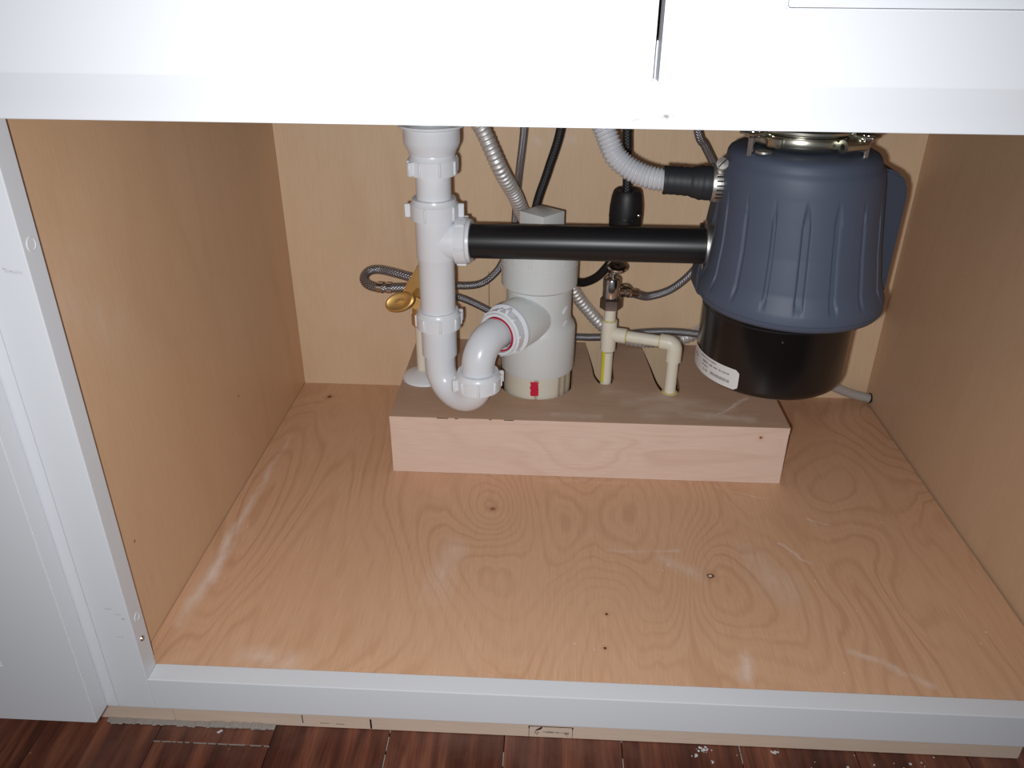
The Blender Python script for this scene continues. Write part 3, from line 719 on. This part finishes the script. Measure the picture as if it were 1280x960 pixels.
# ------------------------------------------------------------------ black faucet hose and its weight
o = MB().tube([(.3800, .500, .4755), (.3775, .503, .400), (.3630, .506, .345), (.3495, .506, .300), (.3480, .506, .260), (.3590, .506, .222), (.3829, .506, .2000), (.4040, .508, .1985), (.4150, .495, .203), (.4300, .480, .2170), (.4440, .468, .2400),
               (.4530, .462, .262), (.4575, .460, .290), (.4575, .460, .335), (.4545, .460, .380), (.4525, .460, .410), (.4515, .460, .4755)], .0056, 18, step=.003).build('faucet_hose', m_bbraid)
origin(o, (.38, .50, .4755)); tag(o, 'black braided faucet hose looping down behind the pipes and up through round weight', 'hose')
hw = thing('hose_weight', 'black barrel-shaped hose weight clipped above the black pipe', 'hose weight', (.4585, .460, .270))
WC = (.4580, .4600, .2700)
prf = [(.0062, 0), (.0140, .001), (.0176, .008), (.0195, .022), (.0200, .034), (.0198, .044), (.0182, .056), (.0165, .0625), (.0150, .0645), (.0120, .0640), (.0062, .0620)]
MB().lathe(prf, WC, n=48, cap=False).build('barrel', m_bweight, hw)
MB().lathe([(.02005, 0), (.0203, .0006), (.02005, .0012)], (WC[0], WC[1], .3020), n=48, cap=False).build('seam', m_black, hw)
for (a, z) in ((16, .3020), (46, .3070)):
    a = math.radians(a); n_ = Vector((math.sin(a), -math.cos(a), 0)); q = Vector(WC)+n_*.0198; q.z = z
    MB().lathe([(.0052, -.002), (.0052, .0012), (.0038, .0014), (.0034, .0003), (0, .0003)], tuple(q), tuple(n_), 18).build('screw_boss', m_black, hw)
    MB().lathe([(.0, 0), (.0024, 0), (.0018, .0009), (0, .0010)], tuple(q+n_*.0003), tuple(n_), 12).build('screw', m_chrome, hw)

# ------------------------------------------------------------------ flexible metal conduit
def ringed(period, r0, amp): return lambda L: r0+amp*(.5+.5*math.cos(L/period*2*PI))
o = MB().tube([(.268, .425, .4755), (.2780, .430, .425), (.2890, .436, .4020), (.3080, .448, .3560), (.3225, .482, .3200), (.3335, .516, .2840), (.3500, .545, .245), (.3850, .548, .2010), (.4085, .556, .1600), (.4230, .560, .1400), (.4450, .562, .1150),
               (.4700, .560, .0990), (.5050, .558, .0925), (.5500, .560, .0945), (.5800, .562, .1050), (.6150, .562, .135), (.640, .54, .19), (.650, .50, .24)], .0090, 22, step=.0010, rf=lambda L: .0070+.0026*abs(math.cos(L/.0060*PI))**.55).build('metal_conduit', m_conduit)
origin(o, (.268, .425, .4755)); tag(o, 'ringed galvanised flexible conduit slanting from top behind the stack to behind the disposer', 'conduit')

# ------------------------------------------------------------------ braided hoses
def hose(pts, r, label, ends=None):
    t = thing('braided_hose', label, 'hose', pts[0])
    MB().tube(pts, r, 18, step=.003).build('hose', m_braid, t)
    for (a, b, rr) in ends or ():
        MB().tube([a, b], rr, 20, smooth=False).build('ferrule', m_chrome, t)
    return t
hose([(.337, .522, .4755), (.3317, .530, .3889), (.3259, .540, .3343), (.3220, .553, .2899), (.3182, .556, .2512), (.3045, .540, .2122), (.2910, .528, .1965), (.2760, .518, .1890), (.2560, .514, .1870), (.2360, .512, .1890), (.2080, .515, .1920)], .0050,
     'slim braided steel hose dropping behind cleanout plug and sweeping left behind white pipe', [((.2140, .515, .1915), (.2010, .516, .1925), .0065)])
hose([(.1850, .520, .1940), (.1564, .528, .1985), (.1350, .534, .2000), (.1225, .530, .1985), (.1180, .520, .1930), (.1230, .510, .1885), (.1330, .504, .1865), (.1480, .500, .1865), (.1800, .502, .1870)], .0062,
     'short steel hose curled into a loop left of the gold valve', [((.1400, .502, .1866), (.1475, .5005, .1866), .0075), ((.1520, .500, .1867), (.1585, .5005, .1868), .0075)])
hose([(.2060, .532, .1690), (.2220, .538, .1660), (.2500, .545, .1560), (.2811, .548, .1400), (.3150, .550, .1200), (.3600, .550, .1040), (.4044, .548, .1010), (.4483, .546, .1025), (.4982, .544, .1120), (.5400, .542, .1155), (.5762, .540, .1140), (.640, .535, .108)], .0052,
     'braided steel hose running low along back wall behind the waste stack', [((.2040, .531, .1700), (.2160, .535, .1670), .0065)])
hose([(.4760, .480, .1955), (.4850, .482, .1920), (.5000, .488, .1885), (.5281, .494, .1970), (.5542, .500, .2200), (.5750, .505, .2560), (.5850, .505, .30), (.5780, .503, .3350), (.5640, .500, .3580), (.5500, .495, .3800), (.5390, .492, .3980), (.520, .49, .4755)], .0052,
     'braided steel hose arching from small chrome valve up behind the disposer', [((.4690, .466, .2010), (.4800, .480, .1950), .0060)])
o = MB().tube([(.700, .545, .090), (.7300, .552, .0550), (.7600, .558, .0380), (.7900, .560, .0260), (.8150, .560, .0160), (.8435, .558, .0095)], .0068, 18, step=.003).build('vinyl_tube', m_vinyl)
origin(o, (.8435, .558, .0095)); tag(o, 'clear grey plastic tube entering bottom back corner of right cabinet wall', 'hose')
o = MB().tube([(.8450, .558, .0100), (.8425, .558, .0105)], .0076, 14, smooth=False).build('wall_hole', m_dark, cab)

# ------------------------------------------------------------------ left riser, escutcheon and gold valve
rs = thing('riser_pipe', 'cream plastic riser pipe standing in round white floor flange behind trap', 'pipe', (.2040, .452, BH))
MB().lathe([(.0065, 0), (.0078, 0), (.0078, .088), (.0065, .088)], (.2040, .4520, BH), n=28, cap=False).build('riser', m_cpvc, rs)
MB().lathe([(.0082, .010), (.0130, .0095), (.0240, .0070), (.0292, .0035), (.0300, .0005), (.0290, 0), (.0, 0)], (.2070, .4490, BH+.0002), n=48, cap=False).build('escutcheon', m_pvc, rs)
gv = thing('gold_stop_valve', 'gold coloured stop valve with oval handle on the cream riser', 'valve', (.204, .46, .168))
MB().tube([(.2040, .452, .1560), (.2040, .452, .1700)], .0120, 6, smooth=False).build('compression_nut', m_brass, gv)
MB().tube([(.2040, .452, .1680), (.2035, .458, .1850), (.2020, .485, .2060), (.2015, .510, .2100)], .0105, 24, step=.004).build('valve_body', m_brass, gv)
MB().tube([(.2035, .460, .1850), (.2010, .440, .1900)], .0075, 20, smooth=False).build('valve_stem', m_brass, gv)
MB().prism([(.1975, .1900), (.2085, .2000), (.2100, .2330), (.2030, .2330), (.1830, .2020), (.1780, .1900), (.1840, .1850)], .462, .480, 'xz', .0025).build('valve_shoulder', m_brass, gv)
MB().tube([(.2015, .505, .2040), (.2015, .516, .1915)], .0085, 20, smooth=False).build('outlet', m_brass, gv)
hn = Vector((-.22, -.80, .50)).normalized()
hq = Vector((.1830, .4300, .1955))
mm = Matrix.Translation(hq) @ Vector((0, 0, 1)).rotation_difference(hn).to_matrix().to_4x4() @ Matrix.Rotation(math.radians(8), 4, 'Z')
m = MB().lathe([(0, -.0055), (.0150, -.0055), (.0195, -.0030), (.0200, 0), (.0190, .0030), (.0165, .0042), (.0140, .0030), (.0060, .0028), (.0052, .0050), (0, .0055)], (0, 0, 0), n=40, cap=False)
for v in m.bm.verts: v.co = mm @ Vector((v.co.x*1.02, v.co.y*.62, v.co.z))
hnd = m.build('handle', m_brass, gv)
m = MB().lathe([(0, 0), (.0024, 0), (.0020, .0016), (0, .0018)], tuple(hq+hn*.0052), tuple(hn), 12); m.build('handle_screw', m_brass, hnd)

# ------------------------------------------------------------------ cream CPVC branch and chrome valve
cp = thing('branched_supply_pipe', 'cream plastic supply pipe with tee and elbow dropping into two cover notches', 'pipe', (.4465, .452, 0))
CX, CY = .4470, .4520
ex, ey = .5285, .4270
MB().tube([(CX, CY, .0005), (CX, CY, .125)], .0074, 28, smooth=False).build('riser', m_cpvc, cp)
MB().lathe([(.0074, 0), (.0098, 0), (.0100, .001), (.0100, .040), (.0098, .041), (.0074, .041)], (CX, CY, .1275), n=32, cap=False).build('tee', m_cpvc, cp)
bd = Vector((ex-CX, ey-CY, 0)).normalized(); zc = .1500
b0 = Vector((CX, CY, zc))
MB().lathe([(.0, .004), (.0092, .006), (.0096, .012), (.0096, .023), (.0, .023)], tuple(b0), tuple(bd), 30).build('tee_branch', m_cpvc, cp)
MB().lathe([(.0074, 0), (.0080, .0), (.0083, .0012), (.0074, .0018)], tuple(b0+bd*.0228), tuple(bd), 28, cap=False).build('glue_bead', m_glue, cp)
L = (Vector((ex, ey, zc))-b0).length
MB().tube([tuple(b0+bd*.020), tuple(b0+bd*(L-.012))], .0074, 28, smooth=False).build('branch_pipe', m_cpvc, cp)
el = [tuple(b0+bd*(L-.018)), tuple(b0+bd*(L-.009))]
for i in range(1, 9):
    a = PI/2*i/9; el.append(tuple(b0+bd*(L-.009+.009*math.sin(a))+Vector((0, 0, -.009*(1-math.cos(a))))))
el += [(ex, ey, zc-.009), (ex, ey, zc-.024)]
MB().tube(el, .0099, 30, smooth=False).build('elbow', m_cpvc, cp)
MB().lathe([(.0074, -.0010), (.0088, -.0008), (.0094, .0004), (.0074, .0006)], tuple(b0+bd*(L-.0185)), tuple(bd), 28, cap=False).build('glue_bead', m_glue, cp)
MB().tube([(ex, ey, .0005), (ex, ey, zc-.020)], .0074, 28, smooth=False).build('riser', m_cpvc, cp)
MB().tube([(CX, CY, .163), (CX, CY, .190)], .0074, 28, smooth=False).build('stub_pipe', m_cpvc, cp)
MB().lathe([(.0074, 0), (.0084, 0), (.0080, .0014), (.0074, .0018)], (CX, CY, .1685), n=28, cap=False).build('glue_bead', m_glue, cp)
MB().lathe([(.0074, 0), (.0110, .0), (.0104, .0020), (.0074, .0028)], (ex, ey, BH-.0015), n=28, cap=False).build('glue_bead', m_glue, cp)
# yellow printed stripe down the left front of the first riser
v = MB(); g = []
for z in (.082, .1265):
    g.append([v.bm.verts.new((CX+.0077*math.sin(a), CY-.0077*math.cos(a), z)) for a in (-1.15, -.9, -.65, -.45)])
for i in range(3): v.bm.faces.new((g[0][i], g[0][i+1], g[1][i+1], g[1][i]))
v.build('printed_stripe', m_yellow, cp)
cv = thing('chrome_stop_valve', 'small chrome angle stop valve on the cream tee below black pipe', 'valve', (CX, CY, .186))
MB().lathe([(.0074, 0), (.0138, 0), (.0138, .0125), (.0118, .0150), (.0074, .0150)], (CX, CY, .1860), n=6, cap=False).build('compression_nut', m_chrome, cv, ang=20)
MB().lathe([(0, 0), (.0102, 0), (.0108, .002), (.0108, .0240), (.0096, .0260), (.0055, .0280), (.0050, .0330), (0, .0330)], (CX-.0005, CY, .2005), n=32, cap=False).build('valve_body', m_chrome, cv)
MB().lathe([(0, 0), (.0062, 0), (.0062, .008), (.0085, .0085), (.0085, .0150), (.0065, .0160), (.0065, .0190), (0, .019)], (CX+.006, CY+.003, .2080), (.86, .45, -.16), 20, cap=False).build('outlet', m_chrome, cv)
hn = Vector((.10, -.62, .78)).normalized(); q = Vector((CX+.0040, CY-.006, .2420))
MB().tube([(CX, CY, .2300), tuple(q)], .0050, 16, smooth=False).build('valve_stem', m_chrome, cv)
mm = Matrix.Translation(q) @ Vector((0, 0, 1)).rotation_difference(hn).to_matrix().to_4x4()
m = MB().lathe([(0, -.004), (.0105, -.004), (.0128, -.0015), (.0130, .0015), (.0110, .0035), (.0050, .0025), (0, .0032)], (0, 0, 0), n=32, cap=False)
for v_ in m.bm.verts: v_.co = mm @ Vector((v_.co.x, v_.co.y*.68, v_.co.z))
m.build('handle', m_chrome, cv)

# ------------------------------------------------------------------ small debris along the toe kick
random.seed(5)
def crumbs(name, spots, mat, label, zb=ZF):
    m = MB(); c0 = spots[0]
    for (x, y, r, n) in spots:
        for i in range(n):
            a = random.uniform(0, 2*PI); d = r*random.random()**.6; s_ = random.uniform(.0004, .0012)
            mm = Matrix.Translation((x+d*math.cos(a)*1.5, y+d*math.sin(a)*.6, zb+s_*.45)) @ Matrix.Rotation(random.uniform(0, 6), 4, 'Z') @ Matrix.Rotation(random.uniform(-.4, .4), 4, 'X')
            m.box((-s_, -s_*.7, -s_*.4), (s_, s_*.7, s_*.4), mat=mm)
    o = m.build(name, mat, smooth=False); origin(o, (c0[0], c0[1], zb)); o['kind'] = 'stuff'; tag(o, label, 'debris')
crumbs('plaster_crumbs', [(.541, .0690, .006, 18), (.530, .0610, .003, 5), (.545, .055, .003, 3), (.613, .070, .003, 8)], m_debris, 'white plaster crumbs scattered at the toe kick below the disposer')
crumbs('plaster_flake', [(.0345, .0640, .002, 9)], m_debris, 'tiny white flake on dark floor near left end of the toe kick')
crumbs('sawdust_crumbs', [(.70, .06, .03, 7), (.76, .066, .02, 7), (.80, .055, .01, 7), (.66, .05, .02, 4)], m_debris, 'pale crumbs on the dark floor at far right of the toe kick')
m = MB(); x = -.090
while x < .0905:
    h = .0012+.0016*random.random() + (.0014 if .02 < x < .085 else 0); L = random.uniform(.003, .007)
    m.box((x, .0690-.002*random.random(), ZF), (x+L, .0750, ZF+h), .0009, 1); x += L*.8
m.build('adhesive_bead', m_mortar, cab, smooth=False, kind='stuff')
